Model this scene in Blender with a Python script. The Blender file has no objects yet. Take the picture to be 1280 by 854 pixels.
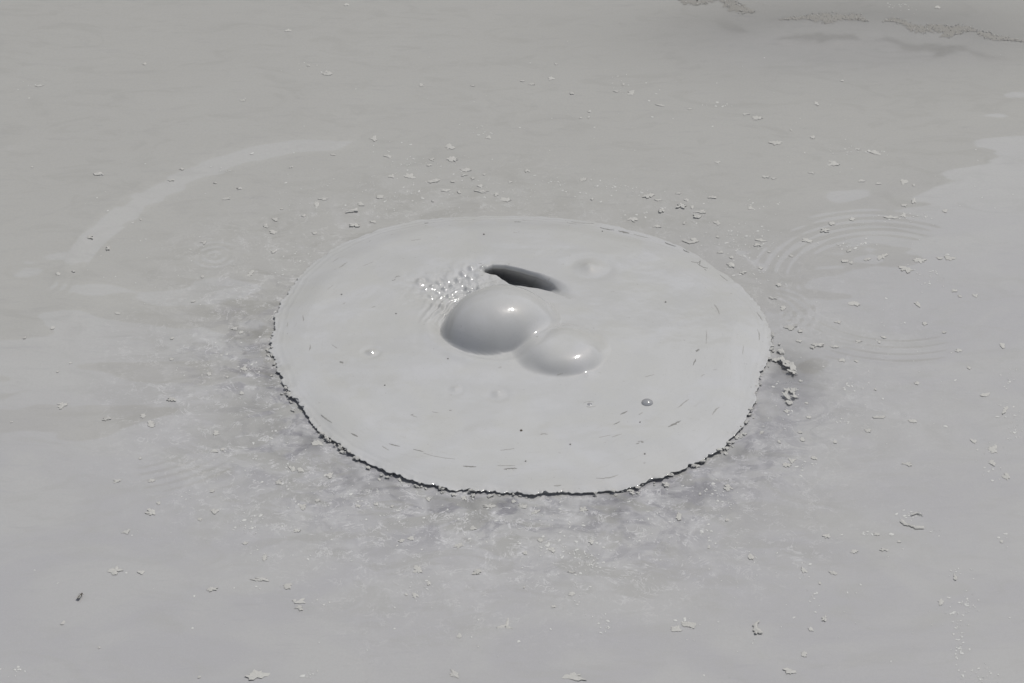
import bpy, math, random
import numpy as np
from mathutils import Vector

# ------------------------------------------------------------------ camera, sky, sun, exposure
SC = bpy.context.scene
COL = SC.collection
CAM_E = math.radians(33.5)
CAM_D = 5.8
F_MM = 85.0
FPX = F_MM / 36.0 * 1280.0
CAM = np.array([0.0, -CAM_D * math.cos(CAM_E), CAM_D * math.sin(CAM_E)])

cam_data = bpy.data.cameras.new("camera")
cam_data.lens = F_MM
cam_data.sensor_width = 36.0
cam_data.clip_end = 2000.0
cam = bpy.data.objects.new("camera", cam_data)
COL.objects.link(cam)
cam.location = Vector(CAM)
cam.rotation_euler = (math.pi / 2 - CAM_E, 0, 0)
SC.camera = cam

SUN_DIR = Vector((0.295, 0.28, 0.915)).normalized()
sun_el = math.asin(SUN_DIR.z)
sun_az = math.atan2(SUN_DIR.x, SUN_DIR.y)

world = bpy.data.worlds.new("World")
SC.world = world
world.use_nodes = True
wn = world.node_tree
bg = wn.nodes["Background"]
sky = wn.nodes.new("ShaderNodeTexSky")
sky.sky_type = 'NISHITA'
sky.sun_disc = False
sky.sun_elevation = sun_el
sky.sun_rotation = sun_az
sky.altitude = 300
sky.air_density = 1.0
sky.dust_density = 5.0
sky.ozone_density = 1.0
# summer haze: the lower sky is paler and brighter all the way round
tc = wn.nodes.new("ShaderNodeTexCoord"); sx = wn.nodes.new("ShaderNodeSeparateXYZ")
wn.links.new(tc.outputs['Generated'], sx.inputs[0])
mr = wn.nodes.new("ShaderNodeMapRange"); mr.interpolation_type = 'SMOOTHSTEP'
wn.links.new(sx.outputs[2], mr.inputs[0])
mr.inputs[1].default_value = 0.25; mr.inputs[2].default_value = 0.95; mr.inputs[3].default_value = 1.0; mr.inputs[4].default_value = 0.0
hz = wn.nodes.new("ShaderNodeMix"); hz.data_type = 'RGBA'; hz.blend_type = 'ADD'
wn.links.new(mr.outputs[0], hz.inputs[0]); wn.links.new(sky.outputs[0], hz.inputs[6])
hz.inputs[7].default_value = (4.0, 3.9, 3.8, 1)
hs = wn.nodes.new("ShaderNodeHueSaturation"); hs.inputs['Saturation'].default_value = 0.80
wn.links.new(hz.outputs[2], hs.inputs['Color']); wn.links.new(hs.outputs[0], bg.inputs[0])
bg.inputs[1].default_value = 0.064

sd = bpy.data.lights.new("sun", 'SUN')
sd.energy = 2.92
sd.angle = math.radians(0.55)
sd.color = (1.0, 0.98, 0.92)
sun = bpy.data.objects.new("sun", sd)
COL.objects.link(sun)
sun.location = (3, 5, 20)
sun.rotation_euler = SUN_DIR.to_track_quat('Z', 'Y').to_euler()

SC.view_settings.view_transform = 'Standard'
SC.view_settings.look = 'None'
SC.view_settings.gamma = 1.0
SC.view_settings.use_curve_mapping = False
SC.view_settings.exposure = 0.0

RNG = np.random.RandomState(7)
random.seed(7)

# ------------------------------------------------------------------ places measured on the photograph, as points of the pool plane
ce, se = math.cos(CAM_E), math.sin(CAM_E)
def at(px, py, z=0.0):
    u = (px - 640.0) / FPX
    v = (427.0 - py) / FPX
    d = (u, ce + v * se, -se + v * ce)
    t = (z - CAM[2]) / d[2]
    return np.array([CAM[0] + d[0] * t, CAM[1] + d[1] * t, z])
PX = CAM_D / FPX                    # metres one photograph pixel covers at the pool's middle

# ------------------------------------------------------------------ noise
_perm = np.random.RandomState(3).randint(0, 2 ** 31 - 1, size=4096)
_ang = np.random.RandomState(4).rand(4096) * 2 * math.pi
def gnoise(x, y, seed=0):
    x = np.asarray(x, float) + seed * 17.31; y = np.asarray(y, float) - seed * 9.77
    xi = np.floor(x).astype(np.int64); yi = np.floor(y).astype(np.int64)
    xf = x - xi; yf = y - yi
    def g(ix, iy, dx, dy):
        h = _perm[(ix * 73 + _perm[(iy + seed * 31) & 4095]) & 4095] & 4095
        a = _ang[h]
        return np.cos(a) * dx + np.sin(a) * dy
    u = xf ** 3 * (xf * (xf * 6 - 15) + 10); v = yf ** 3 * (yf * (yf * 6 - 15) + 10)
    a = g(xi, yi, xf, yf); b = g(xi + 1, yi, xf - 1, yf)
    c = g(xi, yi + 1, xf, yf - 1); d = g(xi + 1, yi + 1, xf - 1, yf - 1)
    return (a + (b - a) * u + (c - a) * v + (a - b - c + d) * u * v) * 1.4
def fbm(x, y, oct=4, seed=0, gain=0.5):
    s = 0; a = 1.0
    for k in range(oct):
        s = s + a * gnoise(np.asarray(x) * 2 ** k, np.asarray(y) * 2 ** k, seed + k)
        a *= gain
    return s
def sstep(e0, e1, x):
    t = np.clip((x - e0) / (e1 - e0), 0, 1)
    return t * t * (3 - 2 * t)
def smax(a, b, k):
    h = np.clip(0.5 + 0.5 * (a - b) / k, 0, 1)
    return b + (a - b) * h + k * h * (1 - h)

# ------------------------------------------------------------------ helpers
def link(name, mesh, parent=None, mat=None, smooth=True):
    o = bpy.data.objects.new(name, mesh)
    COL.objects.link(o)
    if mat is not None and not mesh.materials: mesh.materials.append(mat)
    if smooth: mesh.shade_smooth()
    if parent is not None: o.parent = parent
    return o
def tag(o, label=None, cat=None, group=None, kind=None):
    if label: o['label'] = label
    if cat: o['category'] = cat
    if group: o['group'] = group
    if kind: o['kind'] = kind
    return o
def mesh_np(name, V, quads=None, tris=None):
    me = bpy.data.meshes.new(name)
    V = np.ascontiguousarray(V, dtype=np.float32)
    me.vertices.add(len(V)); me.vertices.foreach_set('co', V.ravel())
    parts = []; starts = []; n = 0
    if quads is not None and len(quads):
        parts.append(quads.ravel()); starts.append(np.arange(len(quads)) * 4); n = len(quads) * 4
    if tris is not None and len(tris):
        parts.append(tris.ravel()); starts.append(n + np.arange(len(tris)) * 3)
    li = np.concatenate(parts).astype(np.int32); st = np.concatenate(starts).astype(np.int32)
    me.loops.add(len(li)); me.loops.foreach_set('vertex_index', li)
    me.polygons.add(len(st)); me.polygons.foreach_set('loop_start', st)
    me.update(calc_edges=True); me.validate()
    return me
def attr(me, name, arr):
    a = me.attributes.new(name, 'FLOAT', 'POINT')
    a.data.foreach_set('value', np.ascontiguousarray(arr, dtype=np.float32).ravel())
def vattr(me, name, arr):
    a = me.attributes.new(name, 'FLOAT_VECTOR', 'POINT')
    a.data.foreach_set('vector', np.ascontiguousarray(arr, dtype=np.float32).ravel())

# ------------------------------------------------------------------ materials
class NT:
    def __init__(s, name):
        s.m = bpy.data.materials.new(name); s.m.use_nodes = True
        s.t = s.m.node_tree; s.t.nodes.clear()
        s.out = s.n('ShaderNodeOutputMaterial')
    def n(s, typ, **kw):
        nd = s.t.nodes.new(typ)
        for k, v in kw.items(): setattr(nd, k, v)
        return nd
    def l(s, a, b): s.t.links.new(a, b)
    def val(s, sock, v):
        if hasattr(v, 'node'): s.l(v, sock)
        else: sock.default_value = v
    def math(s, op, a, b=None, c=None, clamp=False):
        nd = s.n('ShaderNodeMath', operation=op, use_clamp=clamp)
        for i, v in enumerate((a, b, c)):
            if v is not None: s.val(nd.inputs[i], v)
        return nd.outputs[0]
    def noise(s, vec, scale, detail=4, rough=0.5, dist=0.0):
        nd = s.n('ShaderNodeTexNoise'); nd.inputs['Scale'].default_value = scale
        nd.inputs['Detail'].default_value = detail; nd.inputs['Roughness'].default_value = rough
        nd.inputs['Distortion'].default_value = dist
        s.l(vec, nd.inputs['Vector']); return nd.outputs['Fac']
    def ramp(s, fac, lo, hi, a=0.0, b=1.0, smooth=True):
        nd = s.n('ShaderNodeMapRange', interpolation_type='SMOOTHSTEP' if smooth else 'LINEAR')
        s.l(fac, nd.inputs[0]); nd.inputs[1].default_value = lo; nd.inputs[2].default_value = hi
        nd.inputs[3].default_value = a; nd.inputs[4].default_value = b
        return nd.outputs[0]
    def mix(s, fac, a, b):
        nd = s.n('ShaderNodeMix', data_type='RGBA')
        s.val(nd.inputs[0], fac)
        for i, v in ((6, a), (7, b)):
            if hasattr(v, 'node'): s.l(v, nd.inputs[i])
            else: nd.inputs[i].default_value = (*v, 1)
        return nd.outputs[2]
    def obj(s): return s.n('ShaderNodeTexCoord').outputs['Object']
    def attr(s, name): return s.n('ShaderNodeAttribute', attribute_name=name)
    def mapping(s, vec, sc=(1, 1, 1), rot=(0, 0, 0)):
        nd = s.n('ShaderNodeMapping'); nd.inputs['Scale'].default_value = sc; nd.inputs['Rotation'].default_value = rot
        s.l(vec, nd.inputs['Vector']); return nd.outputs[0]
    def bump(s, h, strength, dist, normal=None):
        nd = s.n('ShaderNodeBump'); nd.inputs['Strength'].default_value = strength; nd.inputs['Distance'].default_value = dist
        s.l(h, nd.inputs['Height'])
        if normal is not None: s.l(normal, nd.inputs['Normal'])
        return nd.outputs[0]
    def principled(s, col, rough, spec=0.5, ior=1.4, normal=None):
        p = s.n('ShaderNodeBsdfPrincipled')
        if hasattr(col, 'node'): s.l(col, p.inputs['Base Color'])
        else: p.inputs['Base Color'].default_value = (*col, 1)
        s.val(p.inputs['Roughness'], rough)
        p.inputs['Specular IOR Level'].default_value = spec
        p.inputs['IOR'].default_value = ior
        if normal is not None: s.l(normal, p.inputs['Normal'])
        return p

def g(v, tint=0.0):                                   # grey with a warm (+) or cool (-) cast
    return (v * (1 + tint), v * 1.012, v * (1 - tint))

# wet mud of the raised disc
def mat_mud():
    s = NT('wet_grey_mud'); o = s.obj(); fl = s.attr('flow').outputs['Vector']
    c = s.mix(s.ramp(s.noise(s.mapping(o, (1, 1.5, 1)), 4.2, 5, .55, 1.0), .38, .62), (.386, .390, .396), (.408, .413, .426))
    c = s.mix(s.ramp(s.noise(fl, 1.3, 4, .55, .4), .40, .70, 0, .35), c, (.372, .378, .380))
    c = s.mix(s.ramp(s.noise(o, 7, 4, .5, .8), .42, .62, 0, .5), c, g(.388, .006))
    # fine ring-shaped flow lines
    fn = s.noise(fl, 9, 3, .5)
    c = s.mix(s.math('MULTIPLY', s.ramp(fn, .60, .74), s.math('MULTIPLY', s.attr('ring').outputs['Fac'], .4)), c, g(.345, .01))
    # fine grit
    c = s.mix(s.ramp(s.noise(o, 330, 2, .6), .62, .80, 0, .55), c, g(.25, .01))
    c = s.mix(s.ramp(s.noise(o, 520, 2, .5), .60, .78, 0, .30), c, g(.52))
    c = s.mix(s.ramp(s.noise(o, 60, 2, .5), .715, .76, 0, .5), c, g(.27, .02))
    rough = s.ramp(s.noise(fl, 1.3, 3, .5), .3, .7, .07, .10)
    h = s.math('ADD', s.noise(o, 260, 3, .6), s.math('MULTIPLY', s.noise(fl, 5, 3, .5), .4))
    nb = s.bump(h, .05, .0010)
    p = s.principled(c, rough, .5, 1.52, nb)
    s.l(p.outputs[0], s.out.inputs[0]); return s.m

def mat_flake(name, v, tint=.02, dark=False):
    s = NT(name); o = s.n('ShaderNodeTexCoord').outputs['Object']
    rnd = s.n('ShaderNodeObjectInfo').outputs['Random']
    c = s.mix(s.noise(o, 180, 4, .6), g(v * .86, tint), g(v * 1.10, tint))
    c = s.mix(s.math('MULTIPLY', rnd, .45), c, g(v * .80, tint * 1.3))
    nb = s.bump(s.noise(o, 240, 4, .65), .5, .0015)
    p = s.principled(c, .62, .35, 1.4, nb)
    s.l(p.outputs[0], s.out.inputs[0]); return s.m

def mat_water():
    s = NT('milky_grey_water'); o = s.obj()
    near = s.attr('near').outputs['Fac']             # 1 at the disc's rim, fading outward: stirred-up silt and froth
    front = s.attr('front').outputs['Fac']
    clar = s.attr('clarity').outputs['Fac']
    warm = s.attr('warm').outputs['Fac']
    # bank and sky reflection tones painted into the base, then silt in broad clouds
    c = s.mix(warm, (.319, .318, .331), (.353, .353, .348))
    c = s.mix(s.ramp(s.noise(s.mapping(o, (1, 1.5, 1)), 2.2, 5, .55, 1.2), .40, .66, 0, .55), c, (.362, .363, .358))
    c = s.mix(s.ramp(s.noise(s.mapping(o, (1, 1.9, 1)), 5.5, 5, .6, 1.5), .48, .70, 0, .42), c, (.300, .300, .293))
    # faint drawn-out streaks
    c = s.mix(s.math('MULTIPLY', s.ramp(s.noise(s.mapping(o, (5, 22, 1), (0, 0, .12)), 2.0, 4, .6, .5), .55, .8), .35), c, (.275, .274, .285))
    # silt brought up near the rim: pale veils and dark plumes
    pl = s.ramp(s.noise(s.mapping(o, (1, 1.3, 1)), 8.5, 7, .60, 1.9), .46, .60)
    c = s.mix(s.math('MULTIPLY', pl, s.math('MULTIPLY', front, .95)), c, (.200, .198, .218))
    pv = s.ramp(s.noise(s.mapping(o, (1.3, 1, 1), (0, 0, .6)), 8, 6, .62, 1.2), .47, .72)
    c = s.mix(s.math('MULTIPLY', pv, s.math('MULTIPLY', near, .75)), c, (.415, .416, .430))
    bank_refl = s.ramp(s.noise(s.mapping(o, (1, 1.7, 1)), 5, 5, .55, 1.3), .50, .60)  # brown patches: the bank's reflection painted into the water colour
    c = s.mix(s.math('MULTIPLY', bank_refl, s.math('MULTIPLY', near, .75)), c, (.268, .267, .255))
    # froth threads: thin ridges of two warped noises
    def thread(scale, rot, w, dist):
        n = s.noise(s.mapping(o, (1, 1.05, 1), (0, 0, rot)), scale, 6, .66, dist)
        d = s.math('ABSOLUTE', s.math('SUBTRACT', n, .5))
        return s.ramp(d, 0, w, 1, 0)
    brk = s.ramp(s.noise(o, 24, 4, .65), .46, .62)
    th = s.math('MAXIMUM', s.math('MULTIPLY', thread(16, .3, .028, 1.2), brk), s.math('MULTIPLY', thread(26, 1.1, .03, .8), s.ramp(s.noise(o, 19, 3, .6), .53, .66)))
    c = s.mix(s.math('MULTIPLY', th, s.math('MULTIPLY', near, 1.1), clamp=True), c, (.50, .50, .515))
    # froth dust
    du = s.math('MULTIPLY', s.ramp(s.noise(o, 210, 3, .7), .64, .72), s.ramp(s.noise(o, 14, 4, .6, .8), .52, .68))
    c = s.mix(s.math('MULTIPLY', du, s.math('ADD', s.math('MULTIPLY', near, .75), .10), clamp=True), c, (.55, .545, .56))
    # very fine mottling
    c = s.mix(s.ramp(s.noise(o, 150, 4, .7), .35, .7, 0, .28), c, g(.30, .01))
    c = s.mix(s.ramp(s.noise(o, 420, 2, .7), .45, .75, 0, .25), c, g(.39, .0))
    nb = s.bump(s.noise(s.mapping(o, (1, 1.4, 1)), 40, 2, .5), .012, .001)
    p = s.principled(c, .02, .5, 1.62, nb)
    tr = s.n('ShaderNodeBsdfTransparent'); tr.inputs[0].default_value = (.96, .97, 1.0, 1)
    gl = s.n('ShaderNodeBsdfGlossy'); gl.inputs['Roughness'].default_value = .02; s.l(nb, gl.inputs['Normal'])
    fr = s.n('ShaderNodeFresnel'); fr.inputs['IOR'].default_value = 1.62
    m1 = s.n('ShaderNodeMixShader'); s.l(fr.outputs[0], m1.inputs[0]); s.l(tr.outputs[0], m1.inputs[1]); s.l(gl.outputs[0], m1.inputs[2])
    m2 = s.n('ShaderNodeMixShader'); s.l(clar, m2.inputs[0]); s.l(p.outputs[0], m2.inputs[1]); s.l(m1.outputs[0], m2.inputs[2])
    s.l(m2.outputs[0], s.out.inputs[0]); return s.m

def mat_ground():
    s = NT('pale_silt_and_bank'); o = s.obj()
    z = s.n('ShaderNodeSeparateXYZ'); s.l(o, z.inputs[0])
    silt = s.mix(s.noise(o, 6, 5, .6), (.74, .74, .77), (.80, .80, .82))
    n = s.noise(o, 1.3, 8, .65, .6)
    bank = s.mix(s.ramp(n, .35, .65), (.055, .055, .035), (.15, .135, .10))
    bank = s.mix(s.ramp(s.noise(o, 9, 6, .7), .45, .62), bank, (.045, .06, .025))
    mud = s.mix(n, (.27, .26, .24), (.36, .35, .33))
    c = s.mix(s.ramp(z.outputs[2], -.03, .0), silt, mud)
    c = s.mix(s.ramp(z.outputs[2], .25, .8), c, bank)
    nb = s.bump(s.noise(o, 5, 8, .7), .6, .12)
    p = s.principled(c, .85, .2, 1.4, nb)
    s.l(s.ramp(z.outputs[2], -.03, -.01, 1, 0), p.inputs['Subsurface Weight']); p.inputs['Subsurface Radius'].default_value = (.05, .05, .05); p.inputs['Subsurface Scale'].default_value = 1.0
    s.l(p.outputs[0], s.out.inputs[0]); return s.m

def mat_bubble():
    s = NT('thin_bubble_film')
    lw = s.n('ShaderNodeLayerWeight'); lw.inputs[0].default_value = .45
    p = s.principled((.30, .305, .315), .13, 1.0, 1.6)
    tr = s.n('ShaderNodeBsdfTransparent'); tr.inputs[0].default_value = (.90, .91, .94, 1)
    m = s.n('ShaderNodeMixShader'); s.l(s.ramp(lw.outputs['Facing'], 0, 1, .35, .9), m.inputs[0]); s.l(tr.outputs[0], m.inputs[1]); s.l(p.outputs[0], m.inputs[2])
    s.l(m.outputs[0], s.out.inputs[0]); return s.m

M_MUD = mat_mud()
M_WATER = mat_water()
M_GROUND = mat_ground()
M_FLAKE = mat_flake('dry_pale_mud_crust', .405, .014)
M_FROTH = mat_flake('pale_froth', .50, .0)
M_STREAK = mat_flake('dark_dents_and_grit', .20, .01)
M_STREAK2 = mat_flake('grey_dents_and_wings', .285, .01)
M_RAFT = mat_flake('grey_scum_film', .225, .03)
M_GRAIN = mat_flake('pale_scum_grain', .36, .02)
M_DARK = mat_flake('dark_brown_grain', .06, .15)
M_FILM = mat_bubble()

# ------------------------------------------------------------------ outline of the disc
OUT_PX = [(338,432),(342,405),(350,377),(370,346),(398,319),(430,300),(470,284),(510,273.5),(550,268),(600,266),(650,266),
 (700,268.5),(750,275),(790,284),(830,296),(868,313),(900,334),(925,352),(943,371),(955,386),(963,404),(964,430),(958,450),(949,468),
 (945,486),(936,513),(925,533),(905,555),(878,573),(850,582),(832,591),(810,600),(788,606),(760,611),(730,612),(700,613),(665,614),
 (630,612),(600,609),(570,607),(540,603.5),(515,599),(505,592),(480,583),(450,570),(425,555),(405,540),(387,519),(370,501),(356,480),(346,455)]
POLE = at(640, 385, .015)[:2]
op = np.array([at(x, y, .015)[:2] for x, y in OUT_PX]) - POLE
oa = np.arctan2(op[:, 1], op[:, 0]); orr = np.hypot(op[:, 0], op[:, 1])
idx = np.argsort(oa); oa = oa[idx]; orr = orr[idx]
oa3 = np.concatenate([oa - 2 * math.pi, oa, oa + 2 * math.pi]); or3 = np.tile(orr, 3)
_tt = np.linspace(-math.pi, math.pi, 2048, endpoint=False)
_rt = np.interp(_tt, oa3, or3)
_k = np.exp(-.5 * (np.arange(-40, 41) * (2 * math.pi / 2048) / .034) ** 2); _k /= _k.sum()
_rt = np.convolve(np.concatenate([_rt[-40:], _rt, _rt[:40]]), _k, 'valid')
_t3 = np.concatenate([_tt, [math.pi]]); _r3 = np.concatenate([_rt, _rt[:1]])
def outline_r(a):
    a = (np.asarray(a) + math.pi) % (2 * math.pi) - math.pi
    return np.interp(a, _t3, _r3)
def frontness(a):                                    # 1 where the rim faces the camera, 0 at the rear
    return 0.5 - 0.5 * np.sin(np.asarray(a) + 0.25)

def rim_gap(X, Y):                                   # metres outside (+) or inside (-) the rim
    dx = X - POLE[0]; dy = Y - POLE[1]
    return np.hypot(dx, dy) - outline_r(np.arctan2(dy, dx))

# ------------------------------------------------------------------ ground: pool bed, shore and the bank behind
def build_ground():
    def axis(lim, fine, n):
        t = np.linspace(-1, 1, n); return np.sign(t) * (fine * np.abs(t) + (lim - fine) * np.abs(t) ** 5)
    ax = axis(420, 16, 321); X, Y = np.meshgrid(ax, ax, indexing='ij')
    r = np.hypot(X, Y * 1.0)
    z = np.full_like(X, -.055)
    z -= .12 * sstep(.60, .35, np.hypot(X - .02, (Y + .02)))
    shore = 7.0 + .7 * fbm(X * .35, Y * .35, 3, 5)
    z = z + sstep(0, 2.4, r - shore) * (.55 + .25 * fbm(X * .6, Y * .6, 4, 8)) * 1.2
    # bank behind: its crest falls away to the right, so its reflection ends sooner there
    def crest(x):
        return 6.6 - .38 * np.clip(x, 0, 20) - .04 * np.clip(x, -20, 0) - .12 * np.clip(-x - 1.0, 0, 3) + .42 * fbm(x * .55, x * 0 + 3.3, 4, 12) + .16 * fbm(x * 2.6, x * 0 + 1.3, 3, 14) - .42 * sstep(2.8, 3.1, x)
    h = np.where(np.abs(X) < 14, crest(np.clip(X, -14, 14)), crest(np.sign(X) * 14))
    h = np.clip(h, 2.2, 9.5)
    prof = sstep(6.9, 10.6, Y) * sstep(60, 16, Y) * sstep(45, 20, np.abs(X))
    z = z + prof * (h + .18 * fbm(X * 1.7, Y * 1.7, 4, 20))
    z = z + sstep(40, 200, r) * (3 + 6 * fbm(X * .01, Y * .01, 4, 30))
    n = len(ax)
    V = np.stack([X, Y, z], -1).reshape(-1, 3)
    I = np.arange(n * n).reshape(n, n)
    Q = np.stack([I[:-1, :-1], I[1:, :-1], I[1:, 1:], I[:-1, 1:]], -1).reshape(-1, 4)
    me = mesh_np('ground', V, Q)
    tag(link('ground', me, None, M_GROUND), kind='structure', label='pale silty pool bed, shore and brown bank around the pool')
build_ground()

# ------------------------------------------------------------------ water
RINGS = [  # centre px, inner and outer radius px, wavelength px, slope, angular window (centre, half width), decay
 ((268, 320), 3, 46, 12.5, .12, None),
 ((1110, 356), 105, 205, 15, .019, None),
 ((1108, 650), 55, 118, 13, .085, (2.25, 1.0)),
 ((1108, 650), 3, 22, 8, .05, None),
 ((962, 388), 14, 72, 12, .07, (.0, 1.5)),
 ((140, 480), 150, 262, 14, .060, (-.95, .42)),
 ((30, 350), 20, 90, 14, .03, (-.2, .7)),
]
BUMPS = [  # px centre of the patch, half sizes px, slope toward the viewer (bright) or away (dark)
 ((98, 366), 24, 13, .085), ((76, 402), 27, 15, .080), ((28, 437), 36, 14, .060), ((150, 410), 30, 10, .032),
 ((8, 188), 16, 6, .075), ((215, 372), 26, 8, .044),
 ((1130, 352), 50, 14, .014), ((1110, 390), 40, 12, .012), ((1240, 176), 26, 8, .022), ((1275, 118), 20, 8, .040),
 ((330, 425), 34, 12, -.03), ((255, 392), 44, 16, -.06), ((215, 462), 44, 14, -.055), ((130, 528), 50, 24, -.028), ((250, 600), 60, 22, -.03), ((990, 460), 40, 20, -.03),
]
def water_h(X, Y):
    h = .0032 * fbm(X * 1.1, Y * 1.5, 3, 40, .42)
    h += .00045 * fbm(X * 5, Y * 9, 2, 44)
    h += .00003 * fbm(X * 14, Y * 30, 2, 47) * sstep(-.2, .6, gnoise(X * 1.3, Y * 1.3, 49))
    for (c, r0, r1, lam, sl, win) in RINGS:
        cc = at(*c); R = np.hypot(X - cc[0], Y - cc[1]) / PX
        w = sstep(r0, r0 + (r1 - r0) * .25, R) * sstep(r1, r1 - (r1 - r0) * .35, R) if r0 > 5 else sstep(r1, r1 * .45, R)
        if win:
            a = np.arctan2(Y - cc[1], X - cc[0]); d = np.abs((a - win[0] + math.pi) % (2 * math.pi) - math.pi)
            w = w * sstep(win[1], win[1] * .4, d)
        else:
            w = w * (.85 + .15 * np.clip(gnoise(X * 3 + c[0], Y * 3, 51) * 2, -1, 1))
        if c == (1110, 356): w = w * (1 + 3.0 * sstep(.1, -.3, np.sin(np.arctan2(Y - cc[1], X - cc[0]))) * sstep(1.0, .2, np.cos(np.arctan2(Y - cc[1], X - cc[0])) + .2))
        h += w * sl * lam * PX / (2 * math.pi) * np.cos(2 * math.pi * R / lam)
    for (c, sx, sy, sl) in BUMPS:
        cc = at(*c); ax = sx * PX * 1.15; ay = sy * PX / .55 * .9
        yc = cc[1] + ay
        q = ((X - cc[0]) / ax) ** 2 + ((Y - yc) / ay) ** 2
        h += sl * ay / .607 * np.exp(-.5 * q)
    # swell pushed outward by the last burst: its inner face shows as a bright arc
    c0 = at(652, 441); dx = X - c0[0]; dy = Y - c0[1]; a = np.arctan2(dy, dx)
    arc = [(92, 338), (112, 305), (150, 271), (200, 238), (255, 212), (310, 195), (365, 184), (420, 181)]
    ap = np.array([at(*p)[:2] - c0[:2] for p in arc]); aa = np.arctan2(ap[:, 1], ap[:, 0]); ar = np.hypot(ap[:, 0], ap[:, 1])
    o = np.argsort(aa); rad = np.interp(a, aa[o], ar[o])
    lo, hi = aa.min(), aa.max()
    w = sstep(lo - .20, lo + .05, a) * sstep(hi + .14, hi - .10, a)
    d = np.hypot(dx, dy) - rad
    u = (hi - a) / (hi - lo)              # 0 at the arc's upper right end
    wd = np.interp(u, [-.1, 0, .25, .55, .85, 1.1], [.016, .028, .044, .056, .056, .034])
    face = np.clip(d / (2 * wd) + .5, 0, 1); face = face - .30 * np.sin(2 * math.pi * face) / (2 * math.pi)
    h += w * 2 * wd * np.interp(u, [0, .5, 1], [.125, .108, .105]) * face * np.exp(-np.clip(d, 0, 9) / .45)
    # calm down under the disc
    gap = rim_gap(X, Y)
    return h * sstep(-.02, .10, gap)

def build_water():
    def axis(lo, hi, step, lim, n):
        mid = np.arange(lo, hi, step); k = np.linspace(0, 1, n + 1)[1:]
        up = mid[-1] + step * n * k + (lim - mid[-1] - step * n) * k ** 3
        dn = mid[0] - step * n * k - (lim + mid[0] - step * n) * k ** 3
        return np.concatenate([dn[::-1], mid, up])
    xs = axis(-1.55, 1.55, .004, 9.5, 40); ys = axis(-1.35, 2.15, .005, 9.5, 40)
    X, Y = np.meshgrid(xs, ys, indexing='ij')
    Z = water_h(X, Y) * sstep(6, 3.5, np.hypot(X, Y))
    nx, ny = X.shape
    gap = rim_gap(X, Y)
    I = np.arange(nx * ny).reshape(nx, ny)
    Q = np.stack([I[:-1, :-1], I[1:, :-1], I[1:, 1:], I[:-1, 1:]], -1).reshape(-1, 4)
    keep = (gap.ravel()[Q].max(1) > -.05)
    Q = Q[keep]
    used = np.zeros(nx * ny, bool); used[Q.ravel()] = True
    remap = np.cumsum(used) - 1
    V = np.stack([X, Y, Z], -1).reshape(-1, 3)[used]
    me = mesh_np('water', V, remap[Q])
    A = np.arctan2(Y - POLE[1], X - POLE[0])
    wob = fbm(X * 4, Y * 4, 3, 60)
    fr = frontness(A)
    near = sstep(.42 + .22 * fr, .0, gap + .10 * wob) * (.45 + .55 * fr)
    near = near * (1 - .45 * sstep(.3, 1.0, np.cos(A)) )
    front = sstep(.36, .0, gap + .07 * wob) * sstep(.35, .9, fr)
    # clear water lets one look down on the bed: under the scum at the rear right and in front of the rim
    c1 = at(1070, 46); q = ((X - c1[0]) / .50) ** 2 + ((Y - c1[1]) / .22) ** 2
    cl = .33 * np.exp(-.5 * np.clip(q - .5, 0, 9) * 1.6)
    cl2 = .42 * sstep(.16, -.02, gap + .05 * fbm(X * 9, Y * 9, 3, 66)) * sstep(.45, .9, fr) * (.45 + .55 * np.clip(fbm(X * 16, Y * 10, 3, 70) * 1.6, -1, 1))
    cR = at(985, 475); cl3 = .45 * np.exp(-.5 * (((X - cR[0]) / .05) ** 2 + ((Y - cR[1]) / .09) ** 2))
    clar = np.clip(np.maximum(np.maximum(cl, cl2), cl3), 0, .6) * sstep(.0, .035, gap)
    warm = sstep(-.55, .75, Y - .35 * X + .12 * wob)  # warm far left, cool near right: reflected bank and sky as colour
    for nme, arr in (('near', near), ('front', front), ('clarity', clar), ('warm', warm)):
        attr(me, nme, arr.reshape(-1)[used])
    tag(link('water', me, None, M_WATER), kind='structure', label='milky grey pool water with faint ripples')
build_water()

# ------------------------------------------------------------------ mud disc with its bubbles, one continuous skin split into parts
Z0 = .017
D1 = at(624.5, 405.0, Z0); A1 = .135; R1 = .1685; CC1 = math.cos(math.radians(55))
LIP_PX = [(603,340),(607,336),(616,333.5),(630,334),(650,338.5),(670,345),(688,353.5),(702,362),(716,374)]
LIP = np.array([at(x, y, Z0)[:2] for x, y in LIP_PX])
LTAP = np.array([0, .7, 1, 1, 1, .95, .50, .17, 0])
FOAM = [(180,190),(245,218),(235,270),(305,230),(340,212),(370,184),(392,158),(435,134),(430,180),(498,134),(325,268),(287,322),(413,230),(434,252),(478,232),(268,246),(320,358),(352,330),(275,200),(210,232)]
SMALL = [  # px, radius px, height px
 ((737, 334), 13, 4.0), ((464, 439), 5, 2.4), ((622, 490), 6, 1.6), ((569, 484), 5, 1.2), ((525, 351), 6, 2.5), ((601, 474), 6, -.0),
]
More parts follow.
